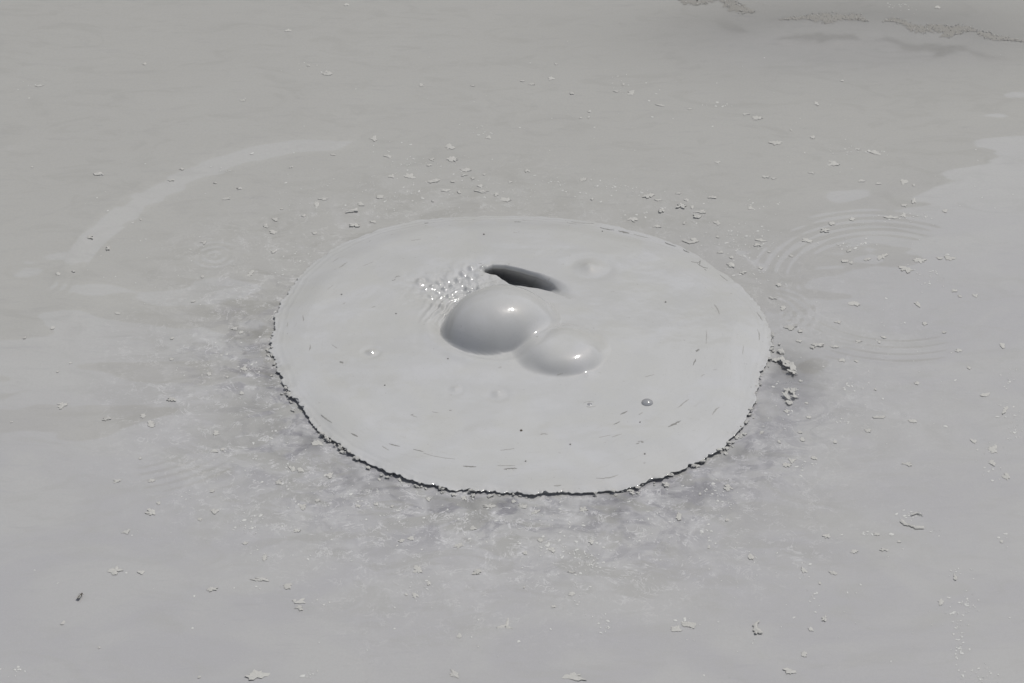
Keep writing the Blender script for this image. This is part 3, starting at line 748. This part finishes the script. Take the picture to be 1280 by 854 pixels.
# ------------------------------------------------------------------ crumbs and flakes of dried mud afloat
# px, py, width px, height px, thickness mm, lobes
FL = [
(360,39,8,5,2),(181,81,5,4,3),(50,108,9,3,2),(410,93,11,6,4),(386,83,5,3,2),(124,220,12,5,4),(304,128,7,3,1),(40,210,4,3,2),(227,215,8,3,3),
(214,228,8,4,3),(269,229,4,3,4),(299,236,7,4,5),(283,249,10,4,3),(364,209,6,3,4),(416,193,8,3,1.5),(344,275,10,5,3),(332,283,9,5,4),(396,256,7,8,3),
(380,270,6,4,3),(406,249,13,3,2.5),(176,275,3,3,2),(352,262,4,3,2),
(433,6,7,4,2),(527,106,9,5,2),(591,107,7,3,1.5),(653,101,6,3,3),(665,105,8,3,1.5),(689,98,8,5,2),(695,80,4,3,1.5),(715,116,6,4,4),(737,139,5,3,3),
(736,146,3,3,3),(779,105,5,4,2),(771,114,9,3,2),(789,116,10,7,2.5),(825,131,10,4,2),(726,147,4,2,2),(467,173,9,7,2),(561,183,13,8,2),(565,199,14,7,5),
(540,199,8,4,3),(611,171,8,5,1.5),(485,195,9,4,3),(512,220,13,8,2.5),(489,220,10,5,3),(537,206,7,3,3),(542,226,15,5,4),(583,212,15,5,3),(580,219,8,2.5,4),
(591,223,6,4,4),(605,218,4,2.5,3),(566,227,6,3,4),(558,238,12,4,2.5),(574,240,4,5,4),(602,239,16,3.5,4),(600,232,9,3,3),(620,243,7,4,4),(632,249,15,8,2),
(475,246,9,6,3),(440,264,15,5,7),(450,255,8,7,3),(443,282,14,6,6),(467,277,9,4,2.5),(541,251,5,3,4),(638,227,5,3,2),(659,213,7,5,2),(729,224,9,6,3),
(740,249,4,3,5),(810,245,13,7,5),(823,250,9,3,2),(826,264,9,5,7),(851,258,12,7,6),(848,242,7,3,2),(791,274,13,6,2.5),(821,283,11,4,2),
(947,148,14,6,3.5),(932,143,8,3,2),(971,179,16,7,2.5),(989,163,3,3,2),(1021,130,6,7,2),(1016,172,7,5,2),(1053,101,5,2.5,2),(1093,191,18,6,2),
(1072,187,8,3,1.5),(1042,205,14,9,2),(897,203,7,4,1.5),(957,222,8,5,3),(967,224,6,3,2),(1076,227,10,4,3),(1098,230,7,3,1.5),(1130,228,10,8,2.5),(1142,232,4,4,2),
(1142,252,7,9,4),(1130,257,8,4,1.5),(1015,217,8,3,1.5),(862,136,5,3,1.5),(858,250,6,5,3),(890,247,9,5,4),(876,265,14,5,3.5),(871,271,10,7,7),(865,259,5,5,3),(855,279,4,4,4),
(897,279,8,6,3),(938,260,7,4,2),(1172,9,8,4,2),(1115,272,15,5,2),(1065,274,8,5,1.5),(1040,279,10,5,1.5),(1181,264,6,5,2),(1129,269,9,7,1.5),
(113,299,10,5,4),(135,311,6,6,6),(92,341,5,2.5,5),(73,344,6,4,2),(147,392,7,3,2.5),(31,424,4,3,4),(66,411,6,4,2.5),(78,505,13,8,3),(133,522,11,4,5),
(214,498,13,5,5),(189,529,12,9,3.5),(179,519,8,6,2),(262,467,7,6,3),(270,540,8,6,2),(268,562,9,4,2),(278,560,6,4,2),(302,491,6,5,2),(293,410,7,4,4),
(301,415,6,5,2),(215,422,6,4,2),(214,446,6,4,2),(253,346,5,4,3),(241,375,6,3,2),(313,342,8,8,2),(342,315,7,4,3),(342,291,10,6,2),(393,292,7,4,3),
(255,304,8,4,1.5),(14,528,5,2.5,2),(72,464,4,3,2),(398,554,14,6,2),(380,507,10,6,2.5),(305,461,9,6,2),(88,453,5,2.5,2),(284,471,4,3,2),
(868,300,12,5,3),(897,296,5,4,2),(900,315,9,4,3),(913,331,9,7,5),(914,321,6,4,3),(929,340,10,4,4),(951,334,6,4,2),(947,306,10,4,4),(951,300,13,5,2),
(1031,288,13,6,5),(1008,300,13,6,1.5),(989,319,5,4,3),(973,355,7,5,5),(966,372,10,4,5),(979,384,9,7,3),(961,314,4,3,2),(1061,313,8,3,4),(1056,326,8,5,3),(1064,328,6,4,2),
(1084,324,8,5,2),(1103,321,10,10,2.5),(1149,326,16,7,3.5),(1132,337,19,8,2.5),(1187,323,12,7,2),(1174,323,7,4,1.5),(1193,363,7,4,2.5),(1200,370,5,3,2),
(1219,369,8,4,2),(1147,380,9,7,3),(1156,404,7,5,2),(1180,415,6,3,3),(1253,432,7,7,1.5),(1068,379,12,7,1.5),(1048,402,8,4,1.5),(988,409,15,6,5),
(1000,413,8,4,4),(998,425,9,4,3),(1022,430,15,6,5),(1015,433,5,4,5),(1044,432,8,4,1.5),(1053,449,9,6,2.5),(1071,451,5,4,2),(1073,426,9,4,1.5),(1099,427,4,3,1),
(1105,421,8,3,1.5),(969,450,9,4,5),(984,514,8,4,2),(1001,476,5,3,2),(1146,479,7,4,2),(1094,487,4,3,1.5),(1211,460,8,4,2),(1231,494,14,5,2),
(1256,513,6,10,1.5),(1241,562,12,10,1.5),(1100,522,14,4,2),(1141,527,8,7,1.5),(1085,539,9,5,1.5),(1044,553,6,5,2),(1008,504,5,3,1.5),(1011,522,6,4,1.5),
(1000,541,6,3,1.5),(1003,550,6,6,1.5),(952,541,6,4,2),(974,553,4,4,3),(1217,552,8,5,1.5),(1198,438,9,4,1),
(146,601,9,4,3),(190,600,9,5,1.5),(189,640,13,9,3.5),(198,629,7,4,2),(268,639,9,7,3.5),(265,613,6,4,3),(250,649,6,4,1.5),(144,713,18,10,3),(177,715,9,5,3),
(264,736,13,5,3),(325,724,22,4,4),(359,733,11,7,2),(376,752,14,5,2.5),(375,760,11,6,3),(368,751,5,3,2),(321,844,28,9,3.5),(249,846,5,3,2),(124,809,4,3,1.5),
(371,663,10,4,2),(307,679,7,4,2),(158,665,11,5,1.2),(331,697,8,9,1.2),(348,602,10,7,2),(365,585,7,9,3),(375,587,7,6,2.5),(412,594,9,7,2),(379,633,11,7,1.5),
(397,625,7,4,2),(175,572,4,3,2),(79,778,6,5,1.2),
(522,713,13,8,2.5),(596,716,11,6,3.5),(574,796,6,6,2),(567,843,11,10,2),(717,846,31,9,2.5),(849,646,10,11,3),(611,633,18,5,3),(653,633,10,6,2.5),
(669,641,13,4,2),(642,627,6,4,2),(580,623,7,5,2),(692,759,7,3,2),(714,743,8,5,1.5),(655,735,4,3,1.5),(536,730,5,6,1.5),(519,745,8,6,1.5),(508,744,4,3,2),
(714,716,8,3,2),(739,678,7,7,1.5),(690,688,9,7,1.5),(656,692,7,4,2),(675,676,6,5,2),(591,661,9,5,2),(514,673,9,5,1.5),(502,676,7,4,1.5),(574,683,11,6,1.2),
(786,612,15,7,4),(846,786,15,7,1.2),(447,632,7,5,1.5),(470,630,6,4,2),(490,633,5,3,2),(535,624,6,6,2),(729,637,11,6,1.5),(474,599,4,4,2),
(983,582,10,7,2),(990,576,9,6,2),(1018,573,7,5,1.5),(1134,581,12,5,1.5),(1240,579,9,6,1.5),(1258,596,10,8,1.2),(910,610,12,6,3),(875,618,4,3,2),
(1097,668,8,4,1.5),(1034,670,10,5,1.2),(909,650,6,3,2),(886,684,4,4,1.5),(939,696,10,8,1.2),(1068,689,9,5,1.5),(1105,687,9,4,3),(1124,677,5,3,1.5),
(1005,713,8,7,1.2),(1041,716,9,6,1.2),(1025,729,4,3,1.5),(1176,752,7,7,1.2),(1194,721,6,7,1),(1031,773,7,7,4),(1014,786,7,4,2),(988,838,16,6,3),(1005,817,8,6,1.2),
(860,780,16,8,1.2),(1252,677,5,3,1.5),(501,597,7,8,3),(516,601,6,4,2),
]
LANDMARKS = [  # what a small flake can be found by
 ((150, 270), 'the bright arc'), ((85, 385), 'the smooth oval patches'), ((268, 320), 'the small ripple circle'), ((220, 600), 'the slanting ripples'),
 ((1120, 440), 'the long curved ripples'), ((1060, 610), 'the arc ripples at lower right'), ((1030, 24), 'the middle scum raft'), ((1180, 36), 'the longest scum raft'), ((890, 8), 'the leftmost scum rafts'),
 ((345, 440), "the disc's left tip"), ((962, 420), "the disc's right tip"), ((652, 266), "the disc's rear rim"), ((450, 290), "the disc's rear left rim"), ((880, 315), "the disc's rear right rim"),
 ((660, 613), "the disc's front rim"), ((430, 560), "the disc's front left rim"), ((900, 560), "the disc's front right rim"), ((1225, 235), 'the jagged bright patch'), ((100, 747), 'the dark insect'),
 ((631, 781), 'the forked flake'), ((948, 783), 'the hooked strip'), ((1142, 654), 'the U-shaped strip'), ((984, 460), 'the large crumpled clump'), ((988, 498), 'the smaller crumpled clump'),
 ((971, 179), 'the oval flake'), ((1132, 337), 'the teardrop-shaped flake'), ((144, 713), 'the broad pointed flake'), ((325, 724), 'the long thin sliver'), ((717, 846), 'the longest flake'), ((321, 844), 'the long lumpy flake'),
 ((849, 646), 'the rounded lone flake'), ((189, 529), 'the blocky ragged flake'), ((565, 199), 'the curled flake'), ((440, 264), 'the dark-shadowed flake'), ((1205, 780), 'the froth trail at right')]
def where(px, py):
    best = sorted(LANDMARKS, key=lambda m: math.hypot(m[0][0] - px, (m[0][1] - py) * 1.4) if math.hypot(m[0][0] - px, m[0][1] - py) > 5 else 9999)[0]
    dx, dy = px - best[0][0], (py - best[0][1]) * 1.4
    d = math.hypot(dx, dy)
    a = math.degrees(math.atan2(-dy, dx)) % 360
    side = ['right of', 'above and right of', 'above', 'above and left of', 'left of', 'below and left of', 'below', 'below and right of'][int(((a + 22.5) % 360) // 45)]
    return ('just ' if d < 26 else ('' if d < 75 else 'well ')) + side + ' ' + best[1]
SPECIAL = {  # the flakes one can point to by shape
 (971,179): 'smooth oval pale flake lying alone behind the disc on the right',
 (565,199): 'thick curled pale flake, largest behind the rear left rim of the disc',
 (440,264): 'thick pale flake casting a dark shadow beside the rear left rim',
 (443,282): 'thick pale flake touching the rear left rim, nearest the disc there',
 (632,249): 'thin curved pale flake just behind the middle of the rear rim',
 (1132,337): 'teardrop-shaped pale flake within the ripples right of the disc',
 (1149,326): 'bent pale flake just above and right of the teardrop-shaped flake',
 (1103,321): 'star-shaped pale flake left of the teardrop-shaped flake',
 (144,713): 'broad pale flake with a pointed tip, lying alone at lower left',
 (321,844): 'long lumpy pale flake at the bottom edge, left of the middle',
 (717,846): 'long pale flake at the bottom edge, right of the forked flake',
 (325,724): 'long thin sliver of pale mud, right of the broad pointed flake',
 (611,633): 'long pale flake right in front of the middle of the front rim',
 (849,646): 'rounded pale flake standing alone off the front right rim',
 (189,640): 'blocky pale flake below the slanting ripples at lower left',
 (268,639): 'small square pale flake right of the blocky flake at lower left',
 (988,838): 'pale flake with a ragged wing at the bottom edge on the right',
 (522,713): 'broad pale flake in front of the disc, the left one of a lone pair',
 (596,716): 'broad pale flake in front of the disc, the right one of a lone pair',
 (988,409): 'thick bent pale flake just off the right rim, above the hooked one',
 (1022,430): 'dark-ended hooked pale flake off the right rim of the disc',
 (214,498): 'thick pale flake left of the disc, above the blocky ragged one',
 (189,529): 'blocky ragged pale flake left of the disc with a smaller one above it',
 (133,522): 'flat pale flake with a dark underside, far left of the disc',
 (78,505): 'ragged cluster-like pale flake farthest left beside the smooth patches',
 (124,220): 'pale flake with a dark underside above the bright arc on the left',
 (410,93): 'knobbly pale flake alone near the top, left of the middle',
 (360,39): 'small pale flake alone closest to the top left of the frame',
 (947,148): 'bent pale flake behind the disc, up and left of the smooth oval one',
 (851,258): 'thick rounded pale flake with a dark underside off the rear right rim',
 (871,271): 'thick pale flake with the darkest shadow off the rear right rim',
 (398,554): 'jagged pale flake against the front left rim of the disc',
 (786,612): 'crumbled pale flake tucked under the front right rim of the disc',
 (501,597): 'round pale crumb hanging at the front left rim of the disc',
 (910,610): 'slanting pale flake just off the front right rim of the disc',
}
def add_flake(px, py, w, h, th, seed, parent=None, name='mud_flake', mat=None):
    c = at(px, py, .001); r = np.random.RandomState(seed + 5)
    sc = np.linalg.norm(np.array([c[0], c[1], 0]) - CAM) / CAM_D * PX
    big = max(w, h)
    n = 10 if big < 6 else (16 if big < 11 else 24)
    me = blob_mesh(name, w * sc * .43, h * sc * .43 / .56, max(.0009, th * (.00045 if th >= 4 else .0004)), seed, n, .42 if big > 6 else .30,
                   curl=(.0006 if th >= 6 else 0), lobes=(r.choice([0, 2, 3]) if big > 7 else 0))
    o = link(name, me, parent, mat or M_FLAKE, smooth=False)
    zw = float(water_h(c[0:1], c[1:2])[0])
    o.location = (c[0], c[1], zw + .0004 + (.0004 if th >= 6 else 0))
    o.rotation_euler = (r.uniform(-.06, .06), r.uniform(-.06, .06), r.uniform(-.35, .35))
    return o
for i, f in enumerate(FL):
    o = add_flake(*f, 2000 + i)
    key = (f[0], f[1]); wz = where(f[0], f[1]); size = max(f[2], f[3])
    if key in SPECIAL: tag(o, SPECIAL[key], 'mud flake', 'pale mud flakes floating on the pool')
    else:
        ar = f[2] / f[3]
        shp = 'narrow' if ar > 2.4 else ('squat' if ar < 1.25 else 'ragged')
        look = 'tiny %s pale crumb' % shp if size < 6 else ('small %s pale flake' % shp if size < 10 else 'wide %s pale flake' % shp)
        if f[4] >= 4: look = look.replace('pale', 'thick pale')
        tag(o, '%s %s' % (look, wz), 'mud flake', 'pale mud flakes floating on the pool')

dups = {}
for o in COL.objects:
    if o.name.startswith('mud_flake') and o.parent is None: dups.setdefault(o['label'], []).append(o)
for lb, os_ in dups.items():
    if len(os_) > 1:
        os_.sort(key=lambda q: q.location.x / (q.location.y - CAM[1]))
        words = {2: ['left one', 'right one'], 3: ['left one', 'middle one', 'right one']}.get(len(os_), ['number %d' % k for k in range(9)])
        for q, wd in zip(os_, words): q['label'] = '%s of %s' % (wd.replace(' one', ''), lb.replace('flake ', 'flakes ', 1).replace('crumb ', 'crumbs ', 1))

# flakes of special outline, drawn as strips with several arms
def armed(name, label, arms, th=.0022, cat='mud flake'):
    root = bpy.data.objects.new(name, None); COL.objects.link(root)
    c = at(*arms[0][0][0]); root.location = (c[0], c[1], 0)
    tag(root, label, cat)
    for k, (pts, w) in enumerate(arms):
        o = ribbon('arm', pts, [x * PX for x in w], .0022, th, M_FLAKE, None, .22, 300 + k, seg=4)
        for v in o.data.vertices: v.co.x -= c[0]; v.co.y -= c[1]
        o.parent = root
armed('mud_flake', 'forked pale flake of three thin arms in front of the disc', [([(632,784),(634,779),(635,773)], (2.6,1.8,.8)), ([(634,782),(628,783),(621,785)], (2.4,2.2,1)), ([(630,782),(636,785),(641,786)], (2.4,2.2,1.2))])
armed('mud_flake', 'hooked pale strip of mud standing upright near the bottom right', [([(949,776),(944,780),(944,785),(948,789),(953,791)], (1,2.4,2.2,3.2,1.2)), ([(946,789),(944,792)], (2,1))])
armed('mud_flake', 'U-shaped pale strip of mud below the arcs of ripples at right', [([(1127,650),(1132,655),(1138,656)], (2.4,2.2,1.2)), ([(1136,656),(1144,659),(1155,659)], (1.2,2.2,2)), ([(1139,644),(1146,641),(1153,644)], (.8,1,.8))])
def clump(label, px, py, pieces):
    root = bpy.data.objects.new('mud_flake', None); COL.objects.link(root)
    c = at(px, py); zw = float(water_h(c[0:1], c[1:2])[0]); root.location = (c[0], c[1], zw)
    tag(root, label, 'mud flake')
    for k, (qx, qy, w, h, z, ry) in enumerate(pieces):
        q = at(qx, qy); me = blob_mesh('crust_piece', w * PX * .5, h * PX * .5 / .56, .0022, 700 + k + int(px), 20, .45, curl=.0012)
        o = link('crust_piece', me, root, M_FLAKE, smooth=False)
        o.location = (q[0] - c[0], q[1] - c[1], z); o.rotation_euler = (.12, ry, .3 * k)
clump('large crumpled clump of pale crust off the right rim of the disc', 984, 460,
      [(972, 451, 9, 4, .003, -.1), (981, 455, 12, 8, .008, .15), (988, 461, 11, 9, .009, -.15), (991, 467, 9, 6, .005, .2), (983, 460, 8, 5, .003, 0), (977, 453, 8, 5, .004, .1)])
clump('smaller crumpled clump of pale crust below the large one at right', 988, 498,
      [(984, 490, 9, 5, .002, .1), (991, 492, 8, 7, .004, -.1), (983, 498, 7, 8, .005, .1), (986, 505, 7, 5, .002, 0), (992, 498, 6, 5, .003, .2)])
armed('mud_flake', 'thin pale curl of crust beside the blocky flake behind the rear rim', [([(853,300),(862,303),(872,301)], (1.2,2.4,2))])

# froth: countless specks, one object
def build_specks():
    V = []; F = []
    r = np.random.RandomState(21)
    def speck(px, py, s, th=.0004):
        c = at(px, py, 0); n = 6; b = len(V); a0 = r.rand() * 6
        el = r.uniform(.5, 2.4)
        zz = .0005 + float(water_h(c[0:1], c[1:2])[0])
        V.append((c[0], c[1], zz + th))
        rr = s * PX * .5
        ro = r.rand() * 3.14
        for k in range(n):
            a = a0 + 2 * math.pi * k / n; q = rr * r.uniform(.5, 1.4)
            ex, ey = math.cos(a) * q * el, math.sin(a) * q * 1.3
            V.append((c[0] + ex * math.cos(ro) - ey * math.sin(ro), c[1] + ex * math.sin(ro) + ey * math.cos(ro), zz - .0001))
        for k in range(n): F.append((b, b + 1 + k, b + 1 + (k + 1) % n))
    CL = [(606,165,8,4,14),(511,209,14,6,45),(480,192,8,8,12),(520,240,12,6,26),(490,250,10,8,18),(765,235,16,4,34),(700,230,20,4,18),(800,243,12,3,16),(900,131,12,3,16),
     (1053,189,9,3,14),(1093,191,10,3,16),(1040,206,7,4,12),(940,255,12,4,20),(932,300,16,8,50),(900,290,14,8,30),(920,320,14,12,26),(955,350,12,12,26),(1058,305,16,4,40),(1161,344,10,8,26),
     (1120,275,22,4,30),(1062,482,9,4,14),(1053,528,8,7,14),(1260,471,6,8,16),(1266,535,6,10,26),(1240,562,8,6,12),(314,649,8,5,14),(307,660,10,4,20),(233,618,5,5,8),(158,665,8,3,8),(331,697,7,6,12),
     (8,837,12,3,16),(401,752,5,5,8),(386,843,6,4,10),(756,781,6,9,14),(715,694,20,4,40),(744,703,11,6,30),(700,685,12,7,20),(739,680,6,8,14),(728,720,8,12,14),(525,730,8,9,16),(720,745,8,8,12),
     (1001,582,8,5,16),(894,616,8,8,16),(915,628,6,8,12),(885,666,4,12,18),(1142,645,12,5,26),(939,696,6,6,12),(1206,757,9,9,40),(1199,800,5,18,50),(1192,720,4,6,8),(1230,844,12,6,26),(1005,713,5,7,9),
     (1017,745,6,5,9),(1166,665,6,8,10),(860,780,8,4,10),(1100,668,20,2,14),(1252,672,4,9,7),(1180,760,16,4,8),(285,213,9,2,8),(400,88,12,5,12),(45,107,14,3,9),(1240,590,10,8,12),(1256,515,5,10,12),
     (330,440,26,30,40),(380,330,26,14,34),(355,560,36,36,90),(440,620,40,20,60),(560,650,60,20,80),(700,660,60,22,80),(830,650,50,26,60),(960,400,18,24,34),(975,500,14,20,26),(420,240,60,18,50),(560,232,50,18,50),(700,240,60,12,40),(840,262,40,16,50),(930,290,26,14,40),
     (270,440,40,30,26),(230,330,60,30,24),(1080,420,60,30,30),(1150,500,60,50,26),(640,760,220,50,50),(300,720,160,60,24),(1050,760,140,50,40),(1200,260,60,40,16),(640,120,300,40,34),(200,250,150,60,24),(1000,170,150,40,24),
     (730,150,60,10,10),(1125,10,10,5,22),(783,108,12,6,14),(500,180,20,8,14)]
    for (x, y, sx, sy, n) in CL:
        for k in range(n):
            px, py = x + r.randn() * sx, y + r.randn() * sy
            c = at(px, py)
            if rim_gap(c[0:1], c[1:2])[0] < .006: continue
            speck(px, py, float(np.clip(abs(r.randn()) * .95 + .6, .6, 3.0)))
    me = bpy.data.meshes.new('froth_specks'); me.from_pydata(V, [], F)
    tag(link('froth_specks', me, None, M_FROTH, smooth=False), 'countless pale froth specks strewn over the grey water', 'froth', kind='stuff')
build_specks()

# ------------------------------------------------------------------ scum rafts at the rear right
def raft(label, pts, w, seed, grains):
    root = bpy.data.objects.new('scum_raft', None); COL.objects.link(root)
    c = at(*pts[len(pts) // 2]); root.location = (c[0], c[1], float(water_h(c[0:1], c[1:2])[0]) * 0)
    tag(root, label, 'scum', 'scum rafts at the rear of the pool')
    sc = 1.22 * PX
    o = ribbon('film', pts, [x * sc * 1.7 for x in w], .0006, .0003, M_RAFT, None, .38, seed, seg=9, zfun=lambda x, y: water_h(x, y) + .0014)
    for v in o.data.vertices: v.co.x -= c[0]; v.co.y -= c[1]; v.co.z += 0
    o.parent = root
    r = np.random.RandomState(seed); V = []; F = []
    n = len(pts)
    for k in range(grains):
        t = r.uniform(0, n - 1); i = min(int(t), n - 2); f = t - i
        px = pts[i][0] * (1 - f) + pts[i + 1][0] * f + r.randn() * 2; ww = w[i] * (1 - f) + w[i + 1] * f
        off = r.uniform(-1, 1); off = math.copysign(abs(off) ** .7, off) * ww * 1.0 + r.randn() * .7
        py = pts[i][1] * (1 - f) + pts[i + 1][1] * f + off
        q = at(px, py); s = r.uniform(.6, 1.7) * PX; b = len(V); zq = float(water_h(q[0:1], q[1:2])[0]) + .0003
        V.append((q[0] - c[0], q[1] - c[1], .0030 + r.rand() * .0005 + zq))
        for m in range(5):
            a = m * 1.2566 + r.rand() * .5; V.append((q[0] - c[0] + math.cos(a) * s * r.uniform(.6, 1.3), q[1] - c[1] + math.sin(a) * s * 1.2 * r.uniform(.6, 1.3), .0016 + zq))
        for m in range(5): F.append((b, b + 1 + m, b + 1 + (m + 1) % 5))
    me = bpy.data.meshes.new('grains'); me.from_pydata(V, [], F)
    g_ = link('grains', me, root, M_GRAIN, smooth=False); g_['kind'] = 'stuff'
raft('short grey scum raft cut by the top edge, leftmost of the five', [(846,-4),(860,1),(872,3),(884,1),(900,-3)], (3,5,5,4,1), 41, 34)
raft('slanting grey scum raft, second from the left at the top', [(905,-3),(912,5),(922,10),(932,13),(943,16)], (4,6,7,5,1), 42, 50)
raft('grey scum raft with a thick middle and thin left tail', [(974,25),(992,23),(1008,22),(1020,22),(1030,24),(1044,22),(1062,21),(1074,22),(1083,26)], (.8,2,3,5,8,5,4,5,1), 43, 90)
raft('long knobbly grey scum raft, second from the right', [(1104,26),(1118,24),(1130,28),(1142,34),(1154,37),(1166,32),(1176,36),(1188,40),(1198,36),(1210,35),(1220,39)], (.8,3,3,5,5,3,6,8,6,4,1), 44, 130)
raft('thin grey scum raft trailing off at the right edge', [(1222,40),(1234,44),(1246,47),(1258,48),(1270,50),(1286,52)], (2,4,4,2,1.2,1), 45, 60)

# ------------------------------------------------------------------ small dark insect afloat at the lower left
def insect():
    root = bpy.data.objects.new('insect', None); COL.objects.link(root)
    c = at(100, 747); root.location = (c[0], c[1], .002); root.rotation_euler = (0, 0, -.35); root.scale = (.8, .8, .8)
    tag(root, 'tiny dark insect floating alone at the lower left of the disc', 'insect')
    V = []; F = []; n = 8; prof = [(-.0125, .0004), (-.009, .0022), (-.003, .003), (.002, .0022), (.004, .0028), (.008, .0026), (.0095, .0016), (.012, .0022), (.0135, .0004)]
    for (y, r_) in prof:
        for k in range(n):
            a = 2 * math.pi * k / n; V.append((math.cos(a) * r_, y, .0022 + math.sin(a) * r_))
    for j in range(len(prof) - 1):
        for k in range(n): F.append((j * n + k, j * n + (k + 1) % n, (j + 1) * n + (k + 1) % n, (j + 1) * n + k))
    me = bpy.data.meshes.new('body'); me.from_pydata(V, [], F); link('body', me, root, M_DARK)
    for s in (-1, 1):
        me = bpy.data.meshes.new('wing')
        me.from_pydata([(0, .004, .0045), (s * .004, .001, .005), (s * .005, -.008, .0045), (s * .002, -.012, .004), (0, -.006, .0042)], [], [(0, 1, 2, 3, 4)])
        link('wing', me, root, M_STREAK2)
        for k in range(3):
            me = bpy.data.meshes.new('leg'); y = .006 - k * .003
            me.from_pydata([(s * .002, y, .002), (s * .0055, y + .002 * (1 - k), .003), (s * .008, y + .003 * (1 - k), 0), (s * .002, y + .0006, .0022), (s * .0055, y + .002 * (1 - k) + .0006, .0034)], [], [(0, 1, 4, 3), (1, 2, 4)])
            link('leg', me, root, M_DARK)
insect()
